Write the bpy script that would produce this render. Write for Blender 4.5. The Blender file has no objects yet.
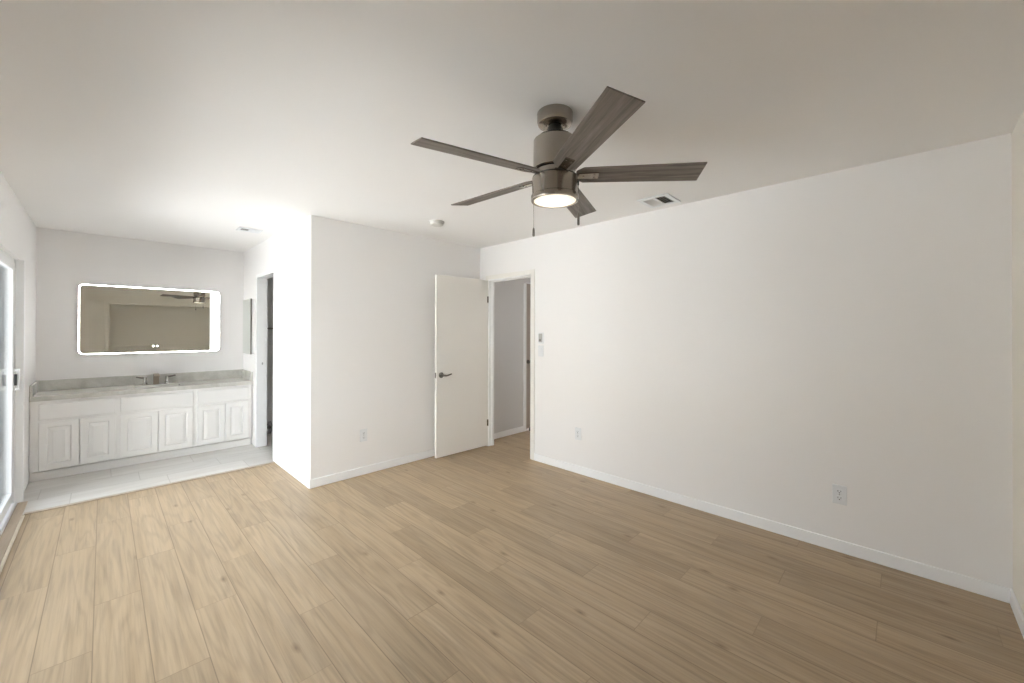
import bpy, bmesh, math, random
from mathutils import Vector, Matrix
random.seed(4)
PI = math.pi
R = math.radians
scn = bpy.context.scene
col = scn.collection

# ------------------------------------------------------------------ camera
F_PX, CY = 400.11, 329.74
yaw, pitch, roll, EYE = R(45.632), R(0.225), R(0.122), 1.4037
fw = Vector((math.sin(yaw) * math.cos(pitch), math.cos(yaw) * math.cos(pitch), math.sin(pitch)))
r0 = Vector((math.cos(yaw), -math.sin(yaw), 0))
u0 = r0.cross(fw)
rt = r0 * math.cos(roll) + u0 * math.sin(roll)
up = -r0 * math.sin(roll) + u0 * math.cos(roll)
cam_data = bpy.data.cameras.new('camera')
cam = bpy.data.objects.new('camera', cam_data)
col.objects.link(cam)
m = Matrix((rt, up, -fw)).transposed().to_4x4()
m.translation = Vector((0, 0, EYE))
cam.matrix_world = m
cam_data.sensor_width = 36
cam_data.lens = F_PX / 1024 * 36
cam_data.shift_y = -(341.5 - CY) / 1024
cam_data.clip_start = 0.02
scn.camera = cam

# ------------------------------------------------------------------ light
w = bpy.data.worlds.new('sky')
scn.world = w
w.use_nodes = True
bg = w.node_tree.nodes['Background']
bg.inputs['Color'].default_value = (0.79, 0.86, 1.0, 1)
bg.inputs['Strength'].default_value = 4.2
sd = bpy.data.lights.new('sun', 'SUN')
sd.energy = 21
sd.angle = R(1.0)
sd.color = (1.0, 0.965, 0.975)
sun = bpy.data.objects.new('sun', sd)
col.objects.link(sun)
sun.rotation_euler = Vector((-.36, -.62, -.71)).to_track_quat('-Z', 'Y').to_euler()      # shines from over the house out onto the patio

scn.view_settings.view_transform = 'Standard'
scn.view_settings.look = 'None'
scn.view_settings.gamma = 1
scn.view_settings.use_curve_mapping = False
scn.view_settings.exposure = 1.63
scn.cycles.use_denoising = True
scn.cycles.max_bounces = 14
scn.cycles.diffuse_bounces = 8
scn.cycles.transparent_max_bounces = 12
scn.cycles.sample_clamp_indirect = 6.0
scn.cycles.caustics_reflective = False
scn.cycles.caustics_refractive = False

# ------------------------------------------------------------------ room measures (metres)
XL, XN, XR = -0.472, 1.297, 3.297
YF, YN, YV = -0.403, 3.781, 6.229
H = 2.44
T = 0.12

# ------------------------------------------------------------------ materials
class NT:
    def __init__(self, mat):
        self.t = mat.node_tree
    def n(self, kind, **kw):
        nd = self.t.nodes.new(kind)
        for k, v in kw.items():
            setattr(nd, k, v)
        return nd
    def l(self, a, b):
        self.t.links.new(a, b)
    def _in(self, sock, v):
        if hasattr(v, 'is_output') or isinstance(v, bpy.types.NodeSocket):
            self.l(v, sock)
        else:
            sock.default_value = v
    def m(self, op, a, b=None, c=None):
        nd = self.n('ShaderNodeMath', operation=op)
        self._in(nd.inputs[0], a)
        if b is not None:
            self._in(nd.inputs[1], b)
        if c is not None:
            self._in(nd.inputs[2], c)
        return nd.outputs[0]
    def comb(self, x, y, z):
        nd = self.n('ShaderNodeCombineXYZ')
        for i, v in enumerate((x, y, z)):
            self._in(nd.inputs[i], v)
        return nd.outputs[0]
    def noise(self, vec, scale=5, detail=3, rough=.5, dist=0.0):
        nd = self.n('ShaderNodeTexNoise')
        self.l(vec, nd.inputs['Vector'])
        nd.inputs['Scale'].default_value = scale
        nd.inputs['Detail'].default_value = detail
        nd.inputs['Roughness'].default_value = rough
        nd.inputs['Distortion'].default_value = dist
        return nd.outputs['Fac']
    def ramp(self, fac, stops):
        nd = self.n('ShaderNodeValToRGB')
        e = nd.color_ramp.elements
        while len(e) < len(stops):
            e.new(0.5)
        for el, (p, c) in zip(e, stops):
            el.position = p
            el.color = (c[0], c[1], c[2], 1) if hasattr(c, '__len__') else (c, c, c, 1)
        self._in(nd.inputs[0], fac)
        return nd.outputs[0]
    def mix(self, fac, a, b, blend='MIX'):
        nd = self.n('ShaderNodeMix', data_type='RGBA', blend_type=blend)
        self._in(nd.inputs[0], fac)
        for i, v in ((6, a), (7, b)):
            if isinstance(v, (tuple, list)):
                v = (v[0], v[1], v[2], 1)
            self._in(nd.inputs[i], v)
        return nd.outputs[2]
    def bump(self, h, strength, dist=.002):
        nd = self.n('ShaderNodeBump')
        nd.inputs['Strength'].default_value = strength
        nd.inputs['Distance'].default_value = dist
        self.l(h, nd.inputs['Height'])
        return nd.outputs[0]

def base(name, color, rough=.5, metal=0.0, spec=.5):
    mt = bpy.data.materials.new(name)
    mt.use_nodes = True
    b = mt.node_tree.nodes['Principled BSDF']
    b.inputs['Base Color'].default_value = (*color, 1)
    b.inputs['Roughness'].default_value = rough
    b.inputs['Metallic'].default_value = metal
    b.inputs['Specular IOR Level'].default_value = spec
    return mt, NT(mt), b

def objco(nt):
    return nt.n('ShaderNodeTexCoord').outputs['Object']

def paint(name, color, rough, bscale=180, bstr=.12, mottled=.012):
    mt, nt, b = base(name, color, rough, 0, .4)
    co = objco(nt)
    f = nt.noise(co, bscale, 2)
    nt.l(nt.bump(f, bstr, .001), b.inputs['Normal'])
    v = nt.noise(co, 1.7, 2)
    c = nt.mix(v, tuple(x * (1 - mottled) for x in color), tuple(min(1, x * (1 + mottled)) for x in color))
    nt.l(c, b.inputs['Base Color'])
    return mt

M = {}
M['wall'] = paint('wall_paint', (.862, .850, .842), .42)
M['ceiling'] = paint('ceiling_paint', (.862, .850, .838), .7, 110, .3)
M['beige_wall'] = paint('beige_wall_paint', (.85, .815, .745), .5)
M['trim'] = paint('trim_paint', (.90, .905, .91), .3, 60, .03)
M['door'] = paint('door_paint', (.83, .81, .77), .32, 60, .03)
M['cabinet'] = paint('cabinet_paint', (.86, .85, .835), .34, 60, .04)
M['plastic'] = paint('white_plastic', (.78, .795, .81), .35, 60, .0)
M['detector'] = paint('aged_white_plastic', (.62, .61, .58), .5, 60, 0)  # greyer than the other white plastic
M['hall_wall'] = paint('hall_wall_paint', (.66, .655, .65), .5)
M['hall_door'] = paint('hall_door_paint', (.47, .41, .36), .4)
M['alu'] = paint('blue_grey_aluminium', (.20, .235, .26), .5, 60, 0)  # blue-grey puts the shade on the outer vinyl jamb into its colour
M['vinyl'] = paint('white_vinyl', (.82, .83, .84), .3, 60, .0)
M['stucco'] = paint('outside_stucco', (.22, .21, .195), .9, 40, .6, .04)
M['white_stucco'] = paint('white_stucco', (.80, .79, .77), .9, 40, .6, .03)
M['beige_plastic'] = paint('beige_plastic', (.62, .58, .51), .4, 60, 0)

def nickel(name, c, rough=.3):
    mt, nt, b = base(name, c, rough, 1.0)
    co = objco(nt)
    s = nt.n('ShaderNodeSeparateXYZ')
    nt.l(co, s.inputs[0])
    ang = nt.m('ARCTAN2', s.outputs[1], s.outputs[0])
    v = nt.comb(nt.m('MULTIPLY', ang, 3.0), nt.m('MULTIPLY', s.outputs[2], 260.0), 0.0)
    f = nt.noise(v, 1.0, 3, .6)
    nt.l(nt.m('MULTIPLY_ADD', f, .16, rough - .08), b.inputs['Roughness'])
    c2 = nt.mix(f, tuple(x * .88 for x in c), tuple(min(1, x * 1.08) for x in c))
    nt.l(c2, b.inputs['Base Color'])
    return mt
M['nickel'] = nickel('brushed_nickel', (.36, .325, .285), .2)
M['dark_nickel'] = nickel('dark_nickel', (.20, .185, .165), .35)
M['bronze'] = nickel('bronze_nickel', (.30, .26, .215), .35)
M['chrome'] = nickel('polished_nickel', (.45, .43, .40), .16)

def black():
    mt, nt, b = base('black_rubber', (.012, .012, .012), .6)
    f = nt.noise(objco(nt), 90, 2)
    nt.l(nt.bump(f, .1, .001), b.inputs['Normal'])
    return mt
M['black'] = black()
M['duct'] = paint('dusty_duct_metal', (.10, .082, .062), .7, 60, 0)  # dark brown painted in for the shade inside the duct
def greyplate():
    mt, nt, b = base('grey_plastic', (.42, .42, .41), .45)
    f = nt.noise(objco(nt), 200, 2)
    nt.l(nt.bump(f, .05, .001), b.inputs['Normal'])
    return mt
M['grey'] = greyplate()

def emit(name, c, s, rings=False):
    mt, nt, b = base(name, (.9, .9, .88), .4)
    b.inputs['Emission Color'].default_value = (*c, 1)
    b.inputs['Emission Strength'].default_value = s
    if rings:
        co = objco(nt)
        s_ = nt.n('ShaderNodeSeparateXYZ')
        nt.l(co, s_.inputs[0])
        rad = nt.m('SQRT', nt.m('ADD', nt.m('MULTIPLY', s_.outputs[0], s_.outputs[0]), nt.m('MULTIPLY', s_.outputs[1], s_.outputs[1])))
        e = nt.ramp(nt.m('DIVIDE', rad, .1), [(0, 1.0), (.5, .75), (.95, .42)])
        nt.l(nt.m('MULTIPLY', e, s), b.inputs['Emission Strength'])
    return mt
M['lens'] = emit('lit_frosted_glass', (1.0, .86, .66), .62, True)
M['led'] = emit('lit_led_band', (1.0, 1.0, .98), 13.0)

def mirror(name, c):
    mt, nt, b = base(name, c, .015, 1.0)
    f = nt.noise(objco(nt), 3, 1)
    nt.l(nt.m('MULTIPLY_ADD', f, .006, .008), b.inputs['Roughness'])
    return mt
M['mirror'] = mirror('silvered_mirror', (.93, .945, .90))
M['cab_mirror'] = mirror('greenish_mirror', (.80, .85, .81))

def glass():
    mt = bpy.data.materials.new('door_glass')
    mt.use_nodes = True
    nt = NT(mt)
    nd = mt.node_tree.nodes
    nd.remove(nd['Principled BSDF'])
    tr = nt.n('ShaderNodeBsdfTransparent')
    tr.inputs[0].default_value = (.95, .975, .965, 1)
    gl = nt.n('ShaderNodeBsdfGlossy')
    gl.inputs['Roughness'].default_value = .01
    fr = nt.n('ShaderNodeFresnel')
    fr.inputs[0].default_value = 1.35
    mx = nt.n('ShaderNodeMixShader')
    nt.l(nt.m('MULTIPLY', fr.outputs[0], .8), mx.inputs[0])
    nt.l(tr.outputs[0], mx.inputs[1])
    nt.l(gl.outputs[0], mx.inputs[2])
    nt.l(mx.outputs[0], nd['Material Output'].inputs[0])
    return mt
M['glass'] = glass()

def oak_floor():
    mt, nt, b = base('pale_oak_planks', (.5, .4, .3), .4)
    co = objco(nt)
    s = nt.n('ShaderNodeSeparateXYZ')
    nt.l(co, s.inputs[0])
    X, Y = s.outputs[0], s.outputs[1]
    PW, PL = .1775, 1.225
    xi = nt.m('DIVIDE', nt.m('ADD', X, .2035), PW)
    idx = nt.m('FLOOR', xi)
    fx = nt.m('FRACT', xi)
    yi = nt.m('DIVIDE', nt.m('SUBTRACT', nt.m('SUBTRACT', Y, .5), nt.m('MULTIPLY', nt.m('SUBTRACT', idx, 1.0), PL / 3)), PL)
    row = nt.m('FLOOR', yi)
    fy = nt.m('FRACT', yi)
    wn = nt.n('ShaderNodeTexWhiteNoise', noise_dimensions='2D')
    nt.l(nt.comb(idx, row, 0.0), wn.inputs['Vector'])
    hv = wn.outputs['Value']
    hs = nt.n('ShaderNodeSeparateColor')
    nt.l(wn.outputs['Color'], hs.inputs[0])
    h2 = hs.outputs[1]
    dx = nt.m('MULTIPLY', nt.m('MINIMUM', fx, nt.m('SUBTRACT', 1.0, fx)), PW)
    dy = nt.m('MULTIPLY', nt.m('MINIMUM', fy, nt.m('SUBTRACT', 1.0, fy)), PL)
    sx = nt.ramp(nt.m('DIVIDE', dx, .004), [(0.0, 1.0), (.30, .9), (.62, 0.0)])
    sy = nt.ramp(nt.m('DIVIDE', dy, .004), [(0.0, 1.0), (.30, .9), (.62, 0.0)])
    seam = nt.m('MAXIMUM', sx, nt.m('MULTIPLY', sy, nt.m('MULTIPLY_ADD', hs.outputs[2], .75, .2)))
    off = nt.m('MULTIPLY', hv, 37.0)
    off2 = nt.m('MULTIPLY', h2, 53.0)
    # slow cathedral figure
    vec1 = nt.comb(nt.m('ADD', nt.m('MULTIPLY', X, 7.5), off), nt.m('ADD', nt.m('MULTIPLY', Y, .62), off2), off)
    n1 = nt.noise(vec1, 1.0, 2, .45, .35)
    rings = nt.m('SINE', nt.m('MULTIPLY', n1, 62.0))
    ringm = nt.ramp(nt.m('MULTIPLY_ADD', rings, .5, .5), [(0, 0.0), (.6, .25), (1, 1.0)])
    # fine fibre
    vec2 = nt.comb(nt.m('ADD', nt.m('MULTIPLY', X, 70.0), off), nt.m('ADD', nt.m('MULTIPLY', Y, 2.2), off2), 0.0)
    n2 = nt.noise(vec2, 1.0, 4, .62)
    vec3 = nt.comb(nt.m('ADD', nt.m('MULTIPLY', X, 16.0), off2), nt.m('ADD', nt.m('MULTIPLY', Y, .8), off), 0.0)
    n3 = nt.noise(vec3, 1.0, 3, .55)
    tone = nt.ramp(n3, [(.25, (.390, .285, .175)), (.5, (.448, .335, .213)), (.75, (.495, .378, .250))])
    c = nt.mix(nt.m('MULTIPLY', ringm, .30), tone, (.27, .20, .13))
    fib = nt.ramp(n2, [(.30, 0.80), (.5, 1.0), (.72, 1.09)])
    c = nt.mix(1.0, c, fib, 'MULTIPLY')
    pl = nt.ramp(hv, [(0, .90), (.5, 1.0), (1, 1.07)])
    c = nt.mix(1.0, c, pl, 'MULTIPLY')
    # knots: a few per plank
    vo = nt.n('ShaderNodeTexVoronoi', voronoi_dimensions='2D')
    nt.l(nt.comb(nt.m('ADD', nt.m('MULTIPLY', X, 5.6), off), nt.m('ADD', nt.m('MULTIPLY', Y, 2.2), off2), 0.0), vo.inputs['Vector'])
    vo.inputs['Scale'].default_value = 1.0
    kcs = nt.n('ShaderNodeSeparateColor')
    nt.l(vo.outputs['Color'], kcs.inputs[0])
    pick = nt.m('GREATER_THAN', kcs.outputs[0], .74)
    wob = nt.m('MULTIPLY_ADD', n2, .10, vo.outputs['Distance'])
    kn = nt.m('MULTIPLY', nt.ramp(wob, [(.055, 1.0), (.085, .6), (.15, 0.0)]), pick)
    c = nt.mix(nt.m('MULTIPLY', kn, .72), c, (.155, .098, .055))
    c = nt.mix(nt.m('MULTIPLY', seam, .66), c, (.15, .10, .06))
    nt.l(c, b.inputs['Base Color'])
    nt.l(nt.m('MULTIPLY_ADD', n2, .16, .32), b.inputs['Roughness'])
    hgt = nt.m('SUBTRACT', nt.m('MULTIPLY', n2, .25), seam)
    nt.l(nt.bump(hgt, .25, .0012), b.inputs['Normal'])
    b.inputs['Specular IOR Level'].default_value = .42
    return mt
M['oak'] = oak_floor()

def tile_floor():
    mt, nt, b = base('pale_stone_tile', (.6, .58, .55), .35)
    co = objco(nt)
    s = nt.n('ShaderNodeSeparateXYZ')
    nt.l(co, s.inputs[0])
    X, Y = s.outputs[0], s.outputs[1]
    TW, TL = .300, .625
    ri = nt.m('DIVIDE', nt.m('SUBTRACT', Y, 4.832), TW)
    row = nt.m('FLOOR', ri)
    fy = nt.m('FRACT', ri)
    ci = nt.m('DIVIDE', nt.m('ADD', nt.m('ADD', X, .184), nt.m('MULTIPLY', row, .19)), TL)
    cidx = nt.m('FLOOR', ci)
    fx = nt.m('FRACT', ci)
    dx = nt.m('MULTIPLY', nt.m('MINIMUM', fx, nt.m('SUBTRACT', 1.0, fx)), TL)
    dy = nt.m('MULTIPLY', nt.m('MINIMUM', fy, nt.m('SUBTRACT', 1.0, fy)), TW)
    seam = nt.ramp(nt.m('DIVIDE', nt.m('MINIMUM', dx, dy), .006), [(0, 1.0), (.38, 1.0), (.55, 0.0)])
    wn = nt.n('ShaderNodeTexWhiteNoise', noise_dimensions='2D')
    nt.l(nt.comb(cidx, row, 0.0), wn.inputs['Vector'])
    hv = wn.outputs['Value']
    f = nt.noise(nt.comb(nt.m('ADD', nt.m('MULTIPLY', X, 2.2), nt.m('MULTIPLY', hv, 40.0)), nt.m('MULTIPLY', Y, 8.0), hv), 1.0, 4, .6, .8)
    c = nt.ramp(f, [(.3, (.60, .575, .535)), (.55, (.68, .66, .625)), (.8, (.73, .715, .69))])
    c = nt.mix(1.0, c, nt.ramp(hv, [(0, .94), (1, 1.03)]), 'MULTIPLY')
    c = nt.mix(nt.m('MULTIPLY', seam, .6), c, (.42, .39, .35))
    nt.l(c, b.inputs['Base Color'])
    nt.l(nt.bump(nt.m('SUBTRACT', 1.0, seam), .4, .001), b.inputs['Normal'])
    return mt
M['tile'] = tile_floor()

def quartz():
    mt, nt, b = base('grey_quartz', (.5, .5, .48), .22)
    co = objco(nt)
    f1 = nt.noise(co, 9, 4, .6, .6)
    f2 = nt.noise(co, 120, 2, .6)
    c = nt.ramp(f1, [(.3, (.50, .49, .45)), (.5, (.59, .58, .54)), (.7, (.66, .65, .615))])
    c = nt.mix(nt.m('MULTIPLY', nt.ramp(f2, [(.55, 0.0), (.7, 1.0)]), .25), c, (.30, .28, .25))
    nt.l(c, b.inputs['Base Color'])
    return mt
M['quartz'] = quartz()

def blade_wood():
    mt, nt, b = base('grey_weathered_wood', (.2, .17, .15), .5)
    co = objco(nt)
    oi = nt.n('ShaderNodeObjectInfo')
    s = nt.n('ShaderNodeSeparateXYZ')
    nt.l(co, s.inputs[0])
    off = nt.m('MULTIPLY', oi.outputs['Random'], 19.0)
    v = nt.comb(nt.m('ADD', nt.m('MULTIPLY', s.outputs[0], 3.0), off), nt.m('ADD', nt.m('MULTIPLY', s.outputs[1], 60.0), off), 0.0)
    f = nt.noise(v, 1.0, 5, .62, .7)
    v2 = nt.comb(nt.m('ADD', nt.m('MULTIPLY', s.outputs[0], 12.0), off), nt.m('MULTIPLY', s.outputs[1], 260.0), 0.0)
    f2 = nt.noise(v2, 1.0, 3, .6)
    c = nt.ramp(f, [(.28, (.098, .080, .068)), (.5, (.190, .162, .142)), (.72, (.275, .243, .217))])
    c = nt.mix(1.0, c, nt.ramp(f2, [(.3, .86), (.7, 1.1)]), 'MULTIPLY')
    nt.l(c, b.inputs['Base Color'])
    nt.l(nt.bump(f2, .15, .001), b.inputs['Normal'])
    return mt
M['blade'] = blade_wood()

def lightoak():
    mt, nt, b = base('pale_oak_strip', (.55, .44, .32), .4)
    co = objco(nt)
    s = nt.n('ShaderNodeMapping')
    nt.l(co, s.inputs[0])
    s.inputs['Scale'].default_value = (30, 3, 30)
    f = nt.noise(s.outputs[0], 1.0, 4, .6)
    nt.l(nt.ramp(f, [(.3, (.42, .335, .245)), (.7, (.54, .445, .34))]), b.inputs['Base Color'])
    return mt
M['strip'] = lightoak()
def bead():
    mt, nt, b = base('cream_bead', (.74, .66, .53), .35)
    f = nt.noise(objco(nt), 30, 2)
    nt.l(nt.ramp(f, [(.3, (.70, .62, .49)), (.7, (.78, .70, .58))]), b.inputs['Base Color'])
    return mt
M['bead'] = bead()
def concrete():
    mt, nt, b = base('pale_concrete', (.6, .58, .54), .9)
    f = nt.noise(objco(nt), 6, 5, .6)
    nt.l(nt.ramp(f, [(.3, (.58, .57, .555)), (.7, (.68, .67, .655))]), b.inputs['Base Color'])
    return mt
M['concrete'] = concrete()
def fencewood():
    mt, nt, b = base('blue_grey_boards', (.3, .34, .38), .7)
    co = objco(nt)
    s = nt.n('ShaderNodeSeparateXYZ')
    nt.l(co, s.inputs[0])
    fr = nt.m('FRACT', nt.m('MULTIPLY', s.outputs[0], 7.0))
    gap = nt.ramp(fr, [(.02, 0.0), (.06, 1.0), (.94, 1.0), (.98, 0.0)])
    f = nt.noise(co, 14, 4, .6)
    c = nt.ramp(f, [(.3, (.095, .112, .125)), (.7, (.135, .155, .17))])
    nt.l(nt.mix(gap, (.10, .11, .12), c), b.inputs['Base Color'])
    return mt
M['fence'] = fencewood()

# ------------------------------------------------------------------ mesh helpers
class MB:
    def __init__(self):
        self.bm = bmesh.new()
    def box(self, a, b, rot=None, about=None):
        x0, y0, z0 = (min(a[i], b[i]) for i in range(3))
        x1, y1, z1 = (max(a[i], b[i]) for i in range(3))
        vs = [self.bm.verts.new(p) for p in ((x0, y0, z0), (x1, y0, z0), (x1, y1, z0), (x0, y1, z0),
                                             (x0, y0, z1), (x1, y0, z1), (x1, y1, z1), (x0, y1, z1))]
        for f in ((0, 3, 2, 1), (4, 5, 6, 7), (0, 1, 5, 4), (1, 2, 6, 5), (2, 3, 7, 6), (3, 0, 4, 7)):
            self.bm.faces.new([vs[i] for i in f])
        if rot:
            bmesh.ops.rotate(self.bm, verts=vs, cent=about or Vector(((x0 + x1) / 2, (y0 + y1) / 2, (z0 + z1) / 2)), matrix=rot)
        return self
    def loops(self, rings, cap0=True, cap1=True):
        """rings: list of closed point rings with the same count."""
        rv = [[self.bm.verts.new(p) for p in ring] for ring in rings]
        n = len(rv[0])
        for a, b in zip(rv, rv[1:]):
            for i in range(n):
                self.bm.faces.new((a[i], a[(i + 1) % n], b[(i + 1) % n], b[i]))
        if cap0:
            self.bm.faces.new(list(reversed(rv[0])))
        if cap1:
            self.bm.faces.new(rv[-1])
        return self
    def lathe(self, prof, n=48, c=(0, 0, 0), axis='z', cap0=True, cap1=True):
        rings = []
        for r, z in prof:
            ring = []
            for i in range(n):
                a = 2 * PI * i / n
                p = (r * math.cos(a), r * math.sin(a), z)
                if axis == 'y':
                    p = (p[0], -p[2], p[1])
                elif axis == 'x':
                    p = (p[2], p[0], p[1])
                ring.append((p[0] + c[0], p[1] + c[1], p[2] + c[2]))
            rings.append(ring)
        return self.loops(rings, cap0, cap1)
    def tube(self, pts, r, n=10):
        pts = [Vector(p) for p in pts]
        rad = r if isinstance(r, (list, tuple)) else [r] * len(pts)
        rings = []
        ref = None
        for i, p in enumerate(pts):
            t = (pts[min(i + 1, len(pts) - 1)] - pts[max(i - 1, 0)]).normalized()
            if ref is None:
                ref = Vector((0, 0, 1)) if abs(t.z) < .9 else Vector((1, 0, 0))
            sx = t.cross(ref).normalized()
            sy = sx.cross(t).normalized()
            ref = sy
            rings.append([p + (sx * math.cos(2 * PI * k / n) + sy * math.sin(2 * PI * k / n)) * rad[i] for k in range(n)])
        return self.loops(rings)
    def build(self, name, mat, parent=None, bevel=0, seg=2, smooth=0, origin=None, local=False, rotz=None):
        bm = self.bm
        bmesh.ops.recalc_face_normals(bm, faces=bm.faces)
        o0 = Vector((0, 0, 0))
        if parent is not None and not local:
            o0 = wloc(parent)
        if parent is None and origin is not None:
            o0 = Vector(origin)
        if o0.length > 0:
            bmesh.ops.translate(bm, verts=bm.verts, vec=-o0)
        me = bpy.data.meshes.new(name)
        bm.to_mesh(me)
        bm.free()
        me.materials.append(mat)
        o = bpy.data.objects.new(name, me)
        col.objects.link(o)
        if parent is not None:
            o.parent = parent
        elif origin is not None:
            o.location = origin
        if smooth:
            for p in me.polygons:
                p.use_smooth = True
            me.set_sharp_from_angle(angle=R(smooth))
        if bevel:
            md = o.modifiers.new('bevel', 'BEVEL')
            md.width = bevel
            md.segments = seg
            md.limit_method = 'ANGLE'
            md.angle_limit = R(40)
        return o

def wloc(o):
    v = Vector((0, 0, 0))
    while o is not None:
        v += o.location
        o = o.parent
    return v

def thing(name, label, cat, loc=(0, 0, 0), rotz=0, group=None):
    o = bpy.data.objects.new(name, None)
    o.empty_display_size = .05
    col.objects.link(o)
    o.location = loc
    o.rotation_euler = (0, 0, rotz)
    o['label'] = label
    o['category'] = cat
    if group:
        o['group'] = group
    return o

def struct(o, label=None, cat=None):
    o['kind'] = 'structure'
    if label:
        o['label'] = label
    if cat:
        o['category'] = cat
    return o

def dup(root, loc, rotz, label):
    r = root.copy()
    col.objects.link(r)
    r.location = loc
    r.rotation_euler = (0, 0, rotz)
    r['label'] = label
    for ch in list(root.children):
        c = ch.copy()
        col.objects.link(c)
        c.parent = r
        for g in ch.children:
            d = g.copy()
            col.objects.link(d)
            d.parent = c
    return r

def rect_loop(x0, x1, z0, z1, y):
    return [(x0, y, z0), (x1, y, z0), (x1, y, z1), (x0, y, z1)]

def rrect(x0, x1, z0, z1, y, r, n=8):
    pts = []
    for cx, cz, a0 in ((x1 - r, z1 - r, 0), (x0 + r, z1 - r, 90), (x0 + r, z0 + r, 180), (x1 - r, z0 + r, 270)):
        for k in range(n + 1):
            a = R(a0 + 90 * k / n)
            pts.append((cx + r * math.cos(a), y, cz + r * math.sin(a)))
    return pts

# ------------------------------------------------------------------ shell
DY0, DY1, DZ = 1.35, 5.12, 1.972             # sliding door opening in the left wall
b = MB()
b.box((XL - T, -1.15, 0), (XL, DY0, H)).box((XL - T, DY1, 0), (XL, YV, H)).box((XL - T, DY0, DZ), (XL, DY1, H))
struct(b.build('wall_left', M['wall']), 'white left wall pierced by the sliding glass door', 'wall')
struct(MB().box((XL - T, YV, 0), (3.42, YV + T, H)).build('wall_vanity', M['wall']), 'white wall behind the vanity and lit mirror', 'wall')
BY0, BY1, BZ = 4.862, 5.565, 2.055
TS = .095                                    # thinner partition           # bathroom doorway in the side wall
b = MB()
b.box((XN, YN + T, 0), (XN + TS, BY0, H)).box((XN, BY1, 0), (XN + TS, YV, H)).box((XN, BY0, BZ), (XN + TS, BY1, H))
struct(b.build('wall_side', M['wall']), 'white side wall with a doorway right of the vanity', 'wall')
struct(MB().box((XN, YN, 0), (XR + T, YN + T, H)).build('wall_back', M['wall']), 'white back wall behind the open white door', 'wall')
RY0, RY1, RZ = 2.925, 3.635, 2.035           # hall doorway in the right wall
b = MB()
TR = .085
b.box((XR, YF - T, 0), (XR + TR, RY0, H)).box((XR, RY1, 0), (XR + TR, YN, H)).box((XR, RY0, RZ), (XR + TR, RY1, H))
struct(b.build('wall_right', M['wall']), 'long plain white wall right of the hall doorway', 'wall')
CX0, CX1, CZ = .097, 2.62, 2.0               # closet opening behind the camera
b = MB()
b.box((XL, YF - T, 0), (CX0, YF, H)).box((CX1, YF - T, 0), (XR, YF, H)).box((CX0, YF - T, CZ), (CX1, YF, H))
struct(b.build('wall_front', M['beige_wall']), 'beige wall with a closet opening facing the vanity', 'wall')
b = MB()
b.box((XL - T, -1.15, 0), (2.9, -1.05, H)).box((2.8, -1.05, 0), (2.9, YF - T, H))
struct(b.build('wall_closet', M['beige_wall']), 'plain wall at the back of the open closet', 'wall')
struct(MB().box((XL - T, -1.15, H), (5.3, YV + T, H + .14)).build('ceiling', M['ceiling']), 'smooth off-white ceiling', 'ceiling')
b = MB()
b.box((XL, -1.15, -.1), (XR + T, 4.79, 0)).box((XR + T, 1.6, -.1), (5.3, 3.95, 0))
struct(b.build('floor', M['oak']), 'pale oak plank floor running towards the vanity', 'floor')
b = MB()
b.box((XL, 4.79, -.1), (XN + .06, YV, 0)).box((XN + .06, 4.79, -.1), (3.42, YV, 0))
struct(b.build('floor_tile', M['tile']), 'pale grey stone tile floor in front of the vanity', 'floor')

# hall beyond the open door
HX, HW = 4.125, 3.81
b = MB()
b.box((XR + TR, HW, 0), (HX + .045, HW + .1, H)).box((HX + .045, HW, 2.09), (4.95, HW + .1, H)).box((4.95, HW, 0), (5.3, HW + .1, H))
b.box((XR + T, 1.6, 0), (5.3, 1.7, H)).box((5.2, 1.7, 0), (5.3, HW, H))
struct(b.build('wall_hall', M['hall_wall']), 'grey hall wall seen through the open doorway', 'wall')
b = MB()
b.box((HX, HW - .014, 0), (HX + .05, HW, 2.075))
struct(b.build('trim_hall', M['trim'], bevel=.003), 'white casing around the door in the hall', 'trim')
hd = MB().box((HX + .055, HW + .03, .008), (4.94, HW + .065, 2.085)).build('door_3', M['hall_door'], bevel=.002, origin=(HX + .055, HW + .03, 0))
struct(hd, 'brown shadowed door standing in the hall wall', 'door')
k = MB().lathe([(.028, 0), (.028, .008), (.012, .012), (.012, .04), (.027, .05), (.027, .068), (.015, .075)], 20, (HX + .125, HW + .03, .97), 'y')
k.build('door_knob', M['dark_nickel'], hd, smooth=40)
t = thing('door_stop', 'black rubber door stop on the hall floor just inside the doorway', 'door stop', (HX + .12, HW - .03, 0))
MB().lathe([(.03, 0), (.03, .006), (.024, .012), (.021, .036), (.016, .042)], 24, (HX + .12, HW - .03, 0)).build('bumper', M['black'], t, smooth=40)

hl = bpy.data.lights.new('hall_ceiling_light', 'AREA')  # added fill lamp, out of view, brightens the hall beyond the doorway
hl.shape = 'DISK'
hl.size = .35
hl.energy = 3.2
hl.color = (1.0, .97, .93)
ho = bpy.data.objects.new('hall_ceiling_light', hl)
col.objects.link(ho)
ho.location = (3.75, 2.35, H - .02)

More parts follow.
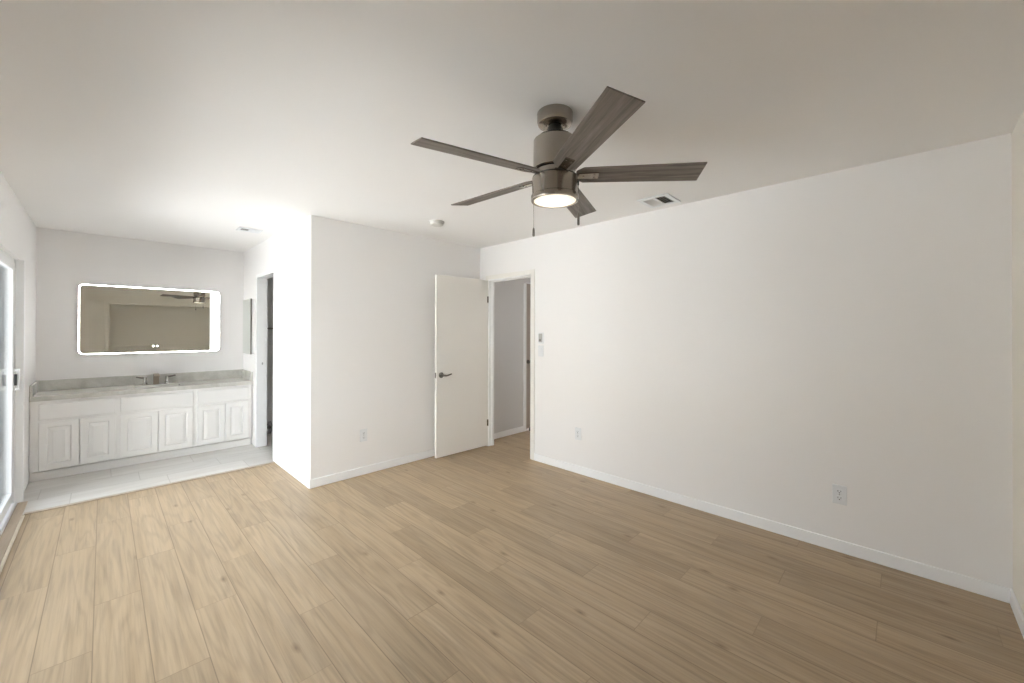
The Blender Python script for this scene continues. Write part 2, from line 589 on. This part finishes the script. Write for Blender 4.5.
# bathroom beyond the side doorway
b = MB()
b.box((XN + T, YN + T, 0), (3.42, YN + T + .01, H)).box((3.32, YN + T, 0), (3.42, YV, H))
struct(b.build('wall_bathroom', M['wall']), 'white bathroom walls beyond the side doorway', 'wall')
struct(MB().box((XN + T, YN + T + .01, -.1), (3.32, 4.79, 0)).build('floor_bathroom', M['tile']), 'tile floor of the bathroom', 'floor')
struct(MB().box((XN + TS, YV - .018, 1.425), (3.32, YV, 1.445)).build('trim_bathroom', M['dark_nickel'], bevel=.004), 'thin dark rail across the bathroom wall', 'trim')
t = thing('stop_valve', 'dark water stop valve low on the bathroom wall', 'valve', (1.575, YV, .10))
MB().lathe([(.028, 0), (.028, .006), (.010, .010), (.010, .06)], 18, (1.575, YV, .10), 'y').build('stub_pipe', M['chrome'], t, smooth=40)
MB().lathe([(.016, -.02), (.018, .0), (.016, .04), (.010, .045)], 16, (1.575, YV - .07, .085)).build('valve_body', M['grey'], t, smooth=40)
MB().lathe([(.012, 0), (.024, .006), (.024, .016), (.012, .02)], 16, (1.575, YV - .09, .10), 'y').build('handle', M['dark_nickel'], t, smooth=40)
MB().tube([(1.575, YV - .07, .125), (1.578, YV - .072, .16), (1.60, YV - .075, .17), (1.615, YV - .078, .12), (1.605, YV - .08, .04), (1.59, YV - .08, .012)], .006, 8).build('hose', M['grey'], t, smooth=60)

# ------------------------------------------------------------------ baseboards, casings, thresholds
BH, BT = .078, .012
def baseboard(name, segs, label):
    b = MB()
    for (x0, y0, x1, y1) in segs:
        b.box((x0, y0, 0), (x1, y1, BH))
    return struct(b.build(name, M['trim'], bevel=.004), label, 'baseboard')
CW = .048                                     # casing width
baseboard('baseboard_right', [(XR - BT, YF, XR, RY0 - CW)], 'white baseboard along the long right wall')
baseboard('baseboard_back', [(XN - BT, YN - BT, XR - .002, YN)], 'white baseboard under the back wall outlet')
baseboard('baseboard_side', [(XN - BT, YN, XN, BY0 - .025)], 'white baseboard on the side wall by the doorway')
baseboard('baseboard_front', [(CX1 + .07, YF, XR - BT, YF + BT)], 'white baseboard at the right edge of the picture')
baseboard('baseboard_hall', [(XR + TR, HW - BT, HX, HW)], 'white baseboard along the hall wall')

# casing + jamb of the hall doorway
b = MB()
b.box((XR - .010, RY0 - CW, 0), (XR, RY0 + .002, RZ + CW)).box((XR - .010, RY1 - .002, 0), (XR, RY1 + .03, RZ + CW))
b.box((XR - .010, RY0 + .002, RZ - .002), (XR, RY1 - .002, RZ + CW))
struct(b.build('trim_1', M['door'], bevel=.003), 'narrow white casing around the hall doorway', 'trim')
b = MB()
b.box((XR, RY0, 0), (XR + TR + .003, RY0 + .016, RZ)).box((XR, RY1 - .016, 0), (XR + TR + .003, RY1, RZ)).box((XR, RY0 + .016, RZ - .016), (XR + TR + .003, RY1 - .016, RZ))
b.box((XR + .045, RY0 + .016, 0), (XR + .08, RY0 + .027, RZ - .016)).box((XR + .045, RY1 - .027, 0), (XR + .08, RY1 - .016, RZ - .016))
b.box((XR + .045, RY0 + .027, RZ - .027), (XR + .08, RY1 - .027, RZ - .016))
jm = struct(b.build('trim_2', M['trim'], bevel=.002), 'white jamb lining and stop of the hall doorway', 'trim')

# bathroom doorway lining
b = MB()
b.box((XN - .008, BY0, 0), (XN + TS + .012, BY0 + .018, BZ)).box((XN - .008, BY1 - .018, 0.004), (XN + TS + .012, BY1, BZ))
b.box((XN - .008, BY0 + .018, BZ - .018), (XN + TS + .012, BY1 - .018, BZ))
b.box((XN - .008, BY0 - .022, 0), (XN, BY0, BZ + .022)).box((XN - .008, BY1, 0), (XN, BY1 + .022, BZ + .022)).box((XN - .008, BY0, BZ), (XN, BY1, BZ + .022))
jb = struct(b.build('trim_3', M['trim'], bevel=.003), 'white jamb and casing of the doorway beside the vanity', 'trim')
MB().box((XN + .048, BY1 - .0195, .995), (XN + .062, BY1 - .0175, 1.020)).build('strike_plate', M['grey'], jb, bevel=.001)

# closet casing and ledger, seen in the mirror
b = MB()
b.box((CX0 - .068, YF, 0), (CX0, YF + .014, CZ + .068)).box((CX1, YF, 0), (CX1 + .068, YF + .014, CZ + .068)).box((CX0, YF, CZ), (CX1, YF + .014, CZ + .068))
struct(b.build('trim_4', M['beige_wall'], bevel=.003), 'casing around the open closet reflected in the vanity mirror', 'trim')
struct(MB().box((CX0 - .3, -1.05, 1.0), (2.8, -1.032, 1.035)).build('trim_5', M['beige_wall'], bevel=.003), 'cleat across the closet back wall', 'trim')

# transition strips
struct(MB().box((-.412, 4.77, 0), (XN - .008, 4.81, .007)).build('trim_6', M['strip'], bevel=.003), 'pale oak strip where planks meet the tiles', 'trim')
b = MB().box((-.478, DY0, 0), (-.422, 5.115, .010))
struct(b.build('trim_7', M['strip'], bevel=.004), 'oak threshold board along the sliding door track', 'trim')
struct(MB().box((-.421, DY0, 0), (-.406, 4.735, .013)).build('trim_8', M['bead'], bevel=.003), 'cream bead along the edge of the plank floor', 'trim')

# ------------------------------------------------------------------ sliding glass door
b = MB()
b.box((XL - T + .01, DY0, 0), (XL - .028, DY0 + .03, DZ)).box((XL - .060, DY1 - .033, 0), (XL - .022, DY1, DZ))
b.box((XL - T + .01, DY0 + .03, DZ - .045), (XL - .028, DY1 - .03, DZ))
b.box((XL - T + .0, DY0, 0), (XL - .006, DY1 - .0, .018))
b.box((XL - .016, DY0, .018), (XL - .008, DY1 - .03, .034)).box((XL - .066, DY0 + .03, .018), (XL - .062, DY1 - .03, .032))
d2 = b.build('door_2', M['vinyl'], bevel=.002, origin=(XL - .06, DY0, 0))
ob = MB().box((XL - T + .008, DY1 - .033, .018), (XL - .060, DY1, DZ - .045))
for gx in (XL - T + .014, XL - .092, XL - .072):
    ob.box((gx, DY1 - .048, .018), (gx + .007, DY1 - .033, DZ - .045))
ob.build('outer_jamb', M['alu'], d2, bevel=.001)
struct(d2, 'white framed sliding glass door at the left edge', 'door')
def panel(y0, y1, x0, x1, gname):
    sw = .058
    b = MB()
    b.box((x0, y0, .035), (x1, y0 + sw, DZ - .03)).box((x0, y1 - sw, .035), (x1, y1, DZ - .03))
    b.box((x0, y0 + sw, .035), (x1, y1 - sw, .035 + .08)).box((x0, y0 + sw, DZ - .09), (x1, y1 - sw, DZ - .03))
    f = b.build('sash', M['vinyl'], d2, bevel=.003)
    xm = (x0 + x1) / 2
    MB().box((xm - .003, y0 + sw - .006, .108), (xm + .003, y1 - sw + .006, DZ - .084)).build('glass_pane', M['glass'], f)
    return f
sx0, sx1 = XL - .058, XL - .025               # the sliding sash, room side
f1 = panel(3.19, DY1 - .0335, sx0, sx1, 'a')
f2 = panel(DY0 + .03, 3.25, XL - .108, XL - .076, 'b')
hy = DY1 - .0335 - .030
for sgn, x0, mat, nm in ((1, sx1, M['vinyl'], 'inner'), (-1, sx0, M['beige_plastic'], 'outer')):
    b = MB()
    b.box((x0, hy - .022, .915), (x0 + sgn * .006, hy + .022, 1.105))
    b.box((x0 + sgn * .006, hy - .017, .925), (x0 + sgn * .034, hy + .012, .945)).box((x0 + sgn * .006, hy - .017, 1.075), (x0 + sgn * .034, hy + .012, 1.095))
    b.box((x0 + sgn * .022, hy - .017, .945), (x0 + sgn * .034, hy + .012, 1.075))
    ph = b.build('pull_handle', mat, f1, bevel=.004)
    b = MB().box((x0 + sgn * .0061, hy - .0235, .965), (x0 + sgn * .0215, hy - .0170, 1.055))
    b.build('latch_slot', M['black'], ph, bevel=.001)
# drywall return and raised jamb board
b = MB().box((XL - .0215, DY1 - .003, 0), (XL + .024, DY1 + .055, DZ + .002))
struct(b.build('trim_9', M['trim'], bevel=.004), 'white jamb board at the far end of the sliding door', 'trim')

# ------------------------------------------------------------------ open hall door (leaf)
hx, hy_ = XR - .012, RY1 - .006
ex, ey = 2.553, 3.652
ang = math.atan2(ey - hy_, ex - hx)           # leaf runs from the hinge towards the room
LW = math.hypot(ex - hx, ey - hy_)
leaf = MB().box((0, -.035, .013), (LW, 0, RZ - .012)).build('door_1', M['door'], bevel=.0025)
leaf.location = (hx, hy_, 0)
leaf.rotation_euler = (0, 0, ang)
struct(leaf, 'plain white door standing open against the back wall', 'door')
# leaf local frame: x along the leaf, +y = the face towards the camera (leaf mirrored by rotation)
hz = .918
def lever(side):
    y0 = 0 if side > 0 else -.035
    s = side
    n = 24
    rings = []
    for r, d in ((.031, 0), (.031, .006), (.027, .010), (.013, .011), (.0115, .034), (.0115, .046)):
        rings.append([(LW - .06 + r * math.cos(2 * PI * k / n), y0 + s * d, hz + r * math.sin(2 * PI * k / n)) for k in range(n)])
    ros = MB().loops(rings).build('lever_rosette', M['dark_nickel'], leaf, smooth=40, local=True)
    pts = [(LW - .06, y0 + s * .040, hz), (LW - .075, y0 + s * .042, hz - .002), (LW - .105, y0 + s * .041, hz - .007), (LW - .135, y0 + s * .039, hz - .002), (LW - .165, y0 + s * .038, hz + .006), (LW - .176, y0 + s * .038, hz + .007)]
    MB().tube(pts, [.010, .0105, .0085, .008, .008, .006], 12).build('lever', M['dark_nickel'], ros, smooth=60, local=True)
lever(1)
lever(-1)
MB().box((LW - .0005, -.0295, hz - .029), (LW + .0015, -.0055, hz + .029)).build('latch_plate', M['dark_nickel'], leaf, bevel=.0006, local=True)
for z in (.29, 1.79):
    b = MB().lathe([(.006, -.038), (.006, .038)], 14, (-.004, .005, z))
    b.box((0, .0, z - .038), (.010, .0012, z + .038))
    b.build('hinge', M['chrome'], leaf, smooth=40, local=True)

# ------------------------------------------------------------------ vanity
VF = 5.742                                    # face-frame plane
vt = thing('vanity_cabinet', 'long white vanity cabinet with six raised-panel doors under the grey countertop', 'cabinet', (.41, 5.99, 0))
b = MB()
xs = (XL + .003, -.1605, -.1475, 1.0075, 1.0215, XN - .012)
for xa, xb in ((xs[0], xs[1]), (xs[2], xs[3]), (xs[4], xs[5])):
    b.box((xa, VF, .088), (xb, VF + .02, .744))
for xa, xb in ((xs[1], xs[2]), (xs[3], xs[4])):
    b.box((xa, VF, .5475), (xb, VF + .02, .744)).box((xa, VF, .088), (xb, VF + .02, .0985))
b.box((XL + .003, VF + .02, .088), (XL + .021, YV - .001, .744))
b.box((XN - .030, VF + .02, .088), (XN - .012, YV - .001, .744)).box((XL + .021, VF + .02, .088), (XN - .030, YV - .001, .106))
b.build('carcass', M['cabinet'], vt, bevel=.002)
b = MB().box((XL + .003, VF + .032, 0), (XN - .012, VF + .048, .076))
b.box((XL + .003, VF + .026, 0), (XN - .012, VF + .032, .030))
b.build('toe_kick', M['cabinet'], vt, bevel=.002)
def loopbox(x0, x1, z0, z1, prof):
    """prof: (inset, depth out of the face)"""
    return [rect_loop(x0 + i, x1 - i, z0 + i, z1 - i, VF - d) for i, d in prof]
for x0, x1 in ((-.414, .097), (.127, .716), (.752, 1.252)):
    b = MB().loops(loopbox(x0, x1, .566, .716, [(0, 0), (0, .012), (.004, .017), (.012, .018)]))
    b.build('drawer_front', M['cabinet'], vt)
for x0, x1 in ((-.414, -.1560), (-.1520, .097), (.127, .4185), (.4225, .716), (.752, 1.0125), (1.0165, 1.252)):
    fr = MB()
    z0, z1 = .100, .546
    fr.loops(loopbox(x0, x1, z0, z1, [(0, 0), (0, .014), (.004, .019), (.048, .019), (.054, .016), (.058, .008)]), True, True)
    d = fr.build('door', M['cabinet'], vt)
    pn = MB().loops(loopbox(x0 + .060, x1 - .060, z0 + .060, z1 - .060, [(0, .0085), (.004, .010), (.026, .0165), (.030, .0185)]), False, True)
    pn.build('raised_panel', M['cabinet'], d)

ct = thing('countertop', 'grey quartz vanity countertop with a low backsplash', 'countertop', (.41, 5.98, .745))
SX0, SX1, SY0, SY1 = .24, .62, 5.80, 6.06
b = MB()
z0, z1 = .7455, .790
b.box((XL + .002, 5.715, z0), (SX0, YV - .001, z1)).box((SX1, 5.715, z0), (XN - .002, YV - .001, z1))
b.box((SX0, 5.715, z0), (SX1, SY0, z1)).box((SX0, SY1, z0), (SX1, YV - .001, z1))
b.build('slab', M['quartz'], ct)
MB().box((XL + .002, YV - .022, z1), (XN - .002, YV - .001, .895)).build('backsplash', M['quartz'], ct, bevel=.002)
MB().box((XL + .002, 5.735, z1), (XL + .022, YV - .022, .895)).build('side_splash', M['quartz'], ct, bevel=.002)
MB().box((XN - .022, 5.735, z1), (XN - .002, YV - .022, .895)).build('side_splash', M['quartz'], ct, bevel=.002)
def hrect(x0, x1, y0, y1, z, r, n=6):
    return [(p[0], p[2], z) for p in rrect(x0, x1, y0, y1, 0, r, n)]
b = MB().loops([hrect(SX0 - .01, SX1 + .01, SY0 - .01, SY1 + .01, z0 + .002, .05), hrect(SX0 + .004, SX1 - .004, SY0 + .004, SY1 - .004, z0 + .001, .05),
                hrect(SX0 + .02, SX1 - .02, SY0 + .02, SY1 - .02, z0 - .07, .06), hrect(SX0 + .07, SX1 - .07, SY0 + .06, SY1 - .06, z0 - .11, .06)], False, True)
b.build('sink_basin', M['trim'], ct, smooth=50)

ft = thing('faucet', 'brushed nickel widespread faucet on the grey countertop', 'faucet', (.43, 6.12, .790))
fy = 6.12
b = MB()
prof = [(-.0, .026, .022), (.03, .025, .017), (.085, .025, .016), (.105, .025, .018)]
b.loops([[(.428 + sx * wx, fy + sy * wy, .790 + z) for sx, sy in ((-1, -1), (1, -1), (1, 1), (-1, 1))] for z, wx, wy in prof])
b.loops([[(.428 + sx * wx, y, zz) for sx, zz in ((-1, z - h), (1, z - h), (1, z + h), (-1, z + h))] for y, wx, z, h in ((fy, .025, .898, .016), (fy - .05, .024, .902, .012), (fy - .10, .024, .897, .009), (fy - .125, .024, .888, .007))])
b.build('spout', M['bronze'], ft, bevel=.003, smooth=40)
for s, hx0 in ((-1, .336), (1, .523)):
    b = MB().lathe([(.027, 0), (.027, .006), (.020, .012), (.013, .05), (.015, .075), (.012, .085)], 20, (hx0, fy, .790))
    hb = b.build('handle', M['chrome'], ft, smooth=40)
    MB().tube([(hx0, fy, .868), (hx0 + s * .03, fy - .006, .873), (hx0 + s * .075, fy - .015, .884)], [.011, .010, .009], 10).build('lever', M['dark_nickel'], hb, smooth=60)

# lit mirror
mt_ = thing('vanity_mirror', 'wide frameless mirror with a glowing white edge above the vanity', 'mirror', (.425, YV, 1.52))
x0, x1, z0, z1, yf_, rr = -.182, 1.033, 1.147, 1.895, YV - .030, .045
MB().loops([rrect(x0 + .012, x1 - .012, z0 + .012, z1 - .012, YV - .001, rr), rrect(x0 + .012, x1 - .012, z0 + .012, z1 - .012, yf_ + .006, rr)]).build('backing', M['plastic'], mt_, smooth=40)
mg = MB()
mg.loops([rrect(x0, x1, z0, z1, yf_ + .006, rr), rrect(x0, x1, z0, z1, yf_, rr)])
mg = mg.build('mirror_glass', M['mirror'], mt_, smooth=40)
bw = .009
b = MB()
b.loops([rrect(x0 + .001, x1 - .001, z0 + .001, z1 - .001, yf_ - .0002, rr), rrect(x0 + .001, x1 - .001, z0 + .001, z1 - .001, yf_ - .0012, rr),
         rrect(x0 + bw, x1 - bw, z0 + bw, z1 - bw, yf_ - .0012, rr - .010), rrect(x0 + bw, x1 - bw, z0 + bw, z1 - bw, yf_ - .0002, rr - .012)], False, False)
b.build('light_band', M['led'], mt_)
for bx in (.407, .441):
    MB().lathe([(.0060, 0), (.0060, .0012)], 20, (bx, yf_ - .0002, 1.224), 'y').build('touch_button', M['led'], mt_)

# medicine cabinet on the side wall
mc = thing('medicine_cabinet', 'narrow mirrored medicine cabinet on the side wall right of the lit mirror', 'cabinet', (XN, 5.83, 1.45))
MB().box((XN - .040, 5.645, 1.125), (XN - .0005, 6.015, 1.785)).build('cabinet_box', M['trim'], mc, bevel=.002)
dm = MB().box((XN - .050, 5.637, 1.118), (XN - .0405, 6.023, 1.792)).build('mirror_door', M['cab_mirror'], mc, bevel=.0015)
MB().box((XN - .052, 5.6345, 1.118), (XN - .0395, 5.6365, 1.792)).build('edge_strip', M['dark_nickel'], dm)

# ------------------------------------------------------------------ electrical plates
# local frame: plate faces -y, wall plane at y = 0
def make_outlet(label):
    t = thing('electrical_outlet', label, 'outlet', group='wall outlets')
    pl = MB()
    pl.loops([rrect(-.037, .037, -.060, .060, 0, .004, 3), rrect(-.037, .037, -.060, .060, -.003, .004, 3), rrect(-.034, .034, -.057, .057, -.006, .004, 3)])
    pl.build('cover_plate', M['plastic'], t, local=True)
    for z in (-.021, .021):
        rc = MB().loops([rrect(-.0165, .0165, z - .014, z + .014, -.0055, .010, 5), rrect(-.0165, .0165, z - .014, z + .014, -.0078, .010, 5), rrect(-.0155, .0155, z - .013, z + .013, -.0084, .0095, 5)])
        rc = rc.build('receptacle', M['plastic'], t, local=True)
        s = MB()
        s.box((-.0085, -.0088, z - .002), (-.0060, -.0080, z + .008)).box((.0060, -.0088, z - .001), (.0085, -.0080, z + .007))
        s.lathe([(.0032, .0080), (.0032, .0088)], 12, (0, 0, z - .008), 'y')
        s.build('slots', M['black'], rc, local=True)
    MB().lathe([(.0032, .0058), (.0028, .0072)], 12, (0, 0, 0), 'y').build('screw', M['chrome'], t, local=True)
    return t
def on_right(y, z):
    return (XR, y, z), -PI / 2                # local -y must point to world -x
o1 = make_outlet('white outlet low on the long right wall, nearest the front corner')
o1.location, o1.rotation_euler = (XR, .293, .365), (0, 0, -PI / 2)
dup(o1, (XR, 2.305, .390), -PI / 2, 'white outlet low on the right wall, near the hall doorway')
dup(o1, (1.789, YN, .384), 0, 'white outlet low on the back wall, left of the open door')

t = thing('light_switch', 'white light switch plate right of the hall doorway, the lower of two', 'switch', (XR, 2.790, 1.193), -PI / 2)
MB().loops([rrect(-.037, .037, -.058, .058, 0, .004, 3), rrect(-.037, .037, -.058, .058, -.003, .004, 3), rrect(-.034, .034, -.055, .055, -.006, .004, 3)]).build('cover_plate', M['plastic'], t, local=True)
MB().loops([[(-.016, -.0055, -.033), (.016, -.0055, -.033), (.016, -.0055, .033), (-.016, -.0055, .033)], [(-.015, -.0075, -.032), (.015, -.0075, -.032), (.015, -.0105, .032), (-.015, -.0105, .032)]]).build('rocker', M['plastic'], t, local=True)
t = thing('control_plate', 'grey centred wall control plate above the plain white switch by the hall doorway', 'switch', (XR, 2.788, 1.330), -PI / 2)
MB().loops([rrect(-.037, .037, -.060, .060, 0, .004, 3), rrect(-.037, .037, -.060, .060, -.005, .004, 3), rrect(-.034, .034, -.057, .057, -.008, .004, 3)]).build('cover_plate', M['plastic'], t, local=True)
MB().loops([rrect(-.022, .024, -.044, .050, -.0075, .004, 3), rrect(-.021, .023, -.043, .049, -.016, .004, 3)]).build('control_body', M['grey'], t, local=True)
MB().lathe([(.012, .0155), (.012, .019), (.009, .020)], 18, (0, 0, -.020), 'y').build('button', M['dark_nickel'], t, local=True, smooth=40)

# ------------------------------------------------------------------ ceiling fittings
def vent(name, label, x0, x1, y0, y1, fwid, halves, nsl):
    t = thing(name, label, 'vent', ((x0 + x1) / 2, (y0 + y1) / 2, H), group='ceiling vents')
    zt = H - .0005
    b = MB()
    zb = H - .010
    b.box((x0, y0, zb), (x1, y0 + fwid, zt)).box((x0, y1 - fwid, zb), (x1, y1, zt))
    b.box((x0, y0 + fwid, zb), (x0 + fwid, y1 - fwid, zt)).box((x1 - fwid, y0 + fwid, zb), (x1, y1 - fwid, zt))
    b.build('frame', M['plastic'], t, bevel=.002)
    MB().box((x0 + fwid, y0 + fwid, H - .0025), (x1 - fwid, y1 - fwid, zt)).build('duct_opening', M['duct'], t)  # flat dark sheet standing in for the shaded hollow behind the slats
    ix0, ix1, iy0, iy1 = x0 + fwid, x1 - fwid, y0 + fwid, y1 - fwid
    if halves == 'y':
        ym = (iy0 + iy1) / 2
        MB().box((ix0, ym - .006, zb), (ix1, ym + .006, H - .003)).build('divider', M['plastic'], t)
        for a, c, s in ((iy0, ym - .006, -1), (ym + .006, iy1, 1)):
            for i in range(nsl):
                y = a + (c - a) * (i + .5) / nsl
                wd = (c - a) / nsl * .62
                MB().box((ix0, y - wd, H - .0075), (ix1, y + wd, H - .0063), Matrix.Rotation(R(-38 * s), 3, 'X')).build('slat', M['plastic'], t)
    else:
        xm = (ix0 + ix1) / 2
        MB().box((xm - .006, iy0, zb), (xm + .006, iy1, H - .003)).build('divider', M['plastic'], t)
        for a, c, s in ((ix0, xm - .006, 1), (xm + .006, ix1, -1)):
            for i in range(nsl):
                x = a + (c - a) * (i + .5) / nsl
                wd = (c - a) / nsl * .62
                MB().box((x - wd, iy0, H - .0075), (x + wd, iy1, H - .0063), Matrix.Rotation(R(-38 * s), 3, 'Y')).build('slat', M['plastic'], t)
    return t
vent('ceiling_vent', 'white ceiling vent right of the fan near the right wall', 2.935, 3.195, 1.258, 1.500, .036, 'y', 4)
vent('ceiling_vent', 'small white ceiling vent in front of the vanity wall', .945, 1.150, 4.715, 4.870, .022, 'x', 5)

sx_, sy_ = 2.205, 3.155
t = thing('smoke_detector', 'round white smoke detector on the ceiling above the open door', 'smoke detector', (sx_, sy_, H))
MB().lathe([(.070, H - .0005), (.070, H - .010), (.066, H - .012)], 40, (sx_, sy_, 0)).build('mounting_base', M['detector'], t, smooth=40)
MB().lathe([(.062, H - .012), (.062, H - .016), (.060, H - .030), (.050, H - .037), (.02, H - .039)], 40, (sx_, sy_, 0)).build('cover', M['detector'], t, smooth=35)

# ------------------------------------------------------------------ ceiling fan
fx, fy = 1.499, 1.184
fan = thing('ceiling_fan', 'brushed nickel ceiling fan with five grey wood blades and a lit lens', 'ceiling fan', (fx, fy, H))
C = (fx, fy, 0)
MB().lathe([(.084, H - .0005), (.085, H - .004), (.084, H - .040), (.079, H - .055), (.066, H - .064), (.045, H - .0655), (.036, H - .058)], 64, C).build('canopy', M['nickel'], fan, smooth=35)
MB().lathe([(.020, H - .054), (.032, H - .064), (.034, H - .073), (.028, H - .085), (.020, H - .090), (.016, H - .092), (.016, 2.3179)], 40, C).build('hanger_ball', M['black'], fan, smooth=40)
MB().lathe([(.030, 2.3302), (.050, 2.3261), (.088, 2.3200), (.101, 2.3077), (.102, 2.2159), (.102, 2.1710), (.098, 2.1670)], 72, C).build('motor_housing', M['nickel'], fan, smooth=35)
MB().lathe([(.086, 2.1670), (.092, 2.1619), (.092, 2.1384), (.086, 2.1333)], 64, C).build('blade_ring', M['nickel'], fan, smooth=35)
MB().lathe([(.103, 2.1338), (.1085, 2.1282), (.1085, 2.1221), (.1075, 2.1180), (.1075, 2.0486), (.1130, 2.0446), (.1140, 2.0303), (.111, 2.0221), (.101, 2.0211), (.100, 2.0282)], 72, C).build('light_kit', M['nickel'], fan, smooth=30)
MB().lathe([(.1055, 2.1355), (.1055, 2.1328)], 64, C).build('shadow_gap', M['black'], fan)
MB().lathe([(.100, 2.0288), (.0995, 2.0242), (.090, 2.0206), (.06, 2.0180), (.02, 2.0170)], 64, C, cap0=False).build('light_lens', M['lens'], fan, smooth=60)

ZB = 2.1425
def blade_mesh():
    b = MB()
    r0_, r1_, w0, w1, th = .100, .674, .0572, .0678, .0028
    nseg = 10
    top, rings = [], []
    outline = [(r0_, -w0 * .55), (r0_ + .035, -w0), (r1_, -w1), (r1_, w1), (r0_ + .035, w0), (r0_, w0 * .55)]
    b.loops([[(x, y, -th) for x, y in outline], [(x, y, th) for x, y in outline]])
    return b
def iron_mesh():
    b = MB()
    b.loops([[(.088, -.018, -.0072), (.205, -.022, -.0072), (.205, .022, -.0072), (.088, .018, -.0072)],
             [(.088, -.018, -.0030), (.205, -.022, -.0030), (.205, .022, -.0030), (.088, .018, -.0030)]])
    for x, y in ((.135, 0), (.185, .011), (.185, -.011)):
        b.lathe([(.0045, -.0072), (.004, -.0092)], 10, (x, y, 0))
    return b
bl0 = blade_mesh().build('blade', M['blade'], fan, local=True, bevel=.0012)
ir0 = iron_mesh().build('blade_iron', M['nickel'], bl0, local=True, bevel=.0008)
for k_ in range(5):
    if k_ == 0:
        o = bl0
    else:
        o = bl0.copy()
        col.objects.link(o)
        o.parent = fan
        i_ = ir0.copy()
        col.objects.link(i_)
        i_.parent = o
    o.location = (0, 0, ZB - H)
    o.rotation_euler = (R(-12.9), 0, R(165.5 + 72 * k_))
rv = Vector((math.cos(yaw), -math.sin(yaw), 0))
for off, zt, zf0, zf1, nm in ((-.100, 2.0323, 1.8936, 1.8548, 'a'), (.1125, 2.1088, 1.9660, 1.9089, 'b')):
    p = Vector((fx, fy, 0)) + rv * off
    b = MB()
    n = int((zt - zf0) / .0042)
    for i in range(n):
        z = zt - (i + .5) * (zt - zf0) / n
        b.lathe([(.0006, z + .0019), (.0015, z + .001), (.0015, z - .001), (.0006, z - .0019)], 6, (p.x, p.y, 0))
    ch = b.build('pull_chain', M['chrome'], fan, smooth=60)
    MB().lathe([(.002, zf0 + .002), (.0045, zf0 - .002), (.0055, zf0 - .012), (.0062, zf1 + .004), (.004, zf1)], 14, (p.x, p.y, 0)).build('chain_fob', M['dark_nickel'], ch, smooth=40)
p = Vector((fx, fy, 0)) + rv * .108
MB().box((p.x - .006, p.y - .006, 2.0986), (p.x + .006, p.y + .006, 2.1190)).build('chain_switch', M['black'], fan, bevel=.002)

# ------------------------------------------------------------------ outside
struct(MB().box((-7.5, -4, -.16), (XL - T, 14, -.06)).build('ground', M['concrete']), 'pale concrete patio outside the sliding door', 'ground')
struct(MB().box((-5.6, -4, -.06), (-5.4, 14, 3.3)).build('wall_garden', M['stucco']), 'stucco garden wall beyond the patio', 'wall')  # added wall, kept dark and tall to cut light on the side wall
struct(MB().box((-5.4, .9, -.06), (XL - T, 1.1, 2.7)).build('wall_wing', M['white_stucco']), 'white stucco wing of the house beside the patio', 'wall')  # added reflector wall, out of view, sends sunlight in through the sliding door
struct(MB().box((-1.75, 1.1, H), (XL - T, YV + T, H + .14)).build('eave', M['white_stucco']), 'shallow eave over the sliding door outside', 'eave')  # added overhang, out of view, pushes the sunlit patio further from the door
t = MB().box((-1.7, 6.6, -.06), (XL - T, 6.64, 2.2))
t = t.build('board_fence', M['fence'], origin=(-1.15, 6.62, -.06))
t['label'] = 'blue grey board fence glimpsed outside through the sliding glass'
t['category'] = 'fence'

# ------------------------------------------------------------------ parts that look unlike the rest of their thing
for o in bpy.data.objects:
    n = o.name.split('.')[0]
    if o.parent is not None:
        d = {'light_lens': 'lit frosted glass lens', 'light_band': 'glowing white edge light', 'pull_chain': 'thin metal pull chain',
             'lever_rosette': 'nickel lever handle', 'spout': 'nickel faucet spout', 'sink_basin': 'white sink basin',
             'glass_pane': 'clear glass pane', 'blade': 'grey wood grain blade', 'touch_button': 'small glowing touch button'}.get(n)
        if d:
            o['label'] = d
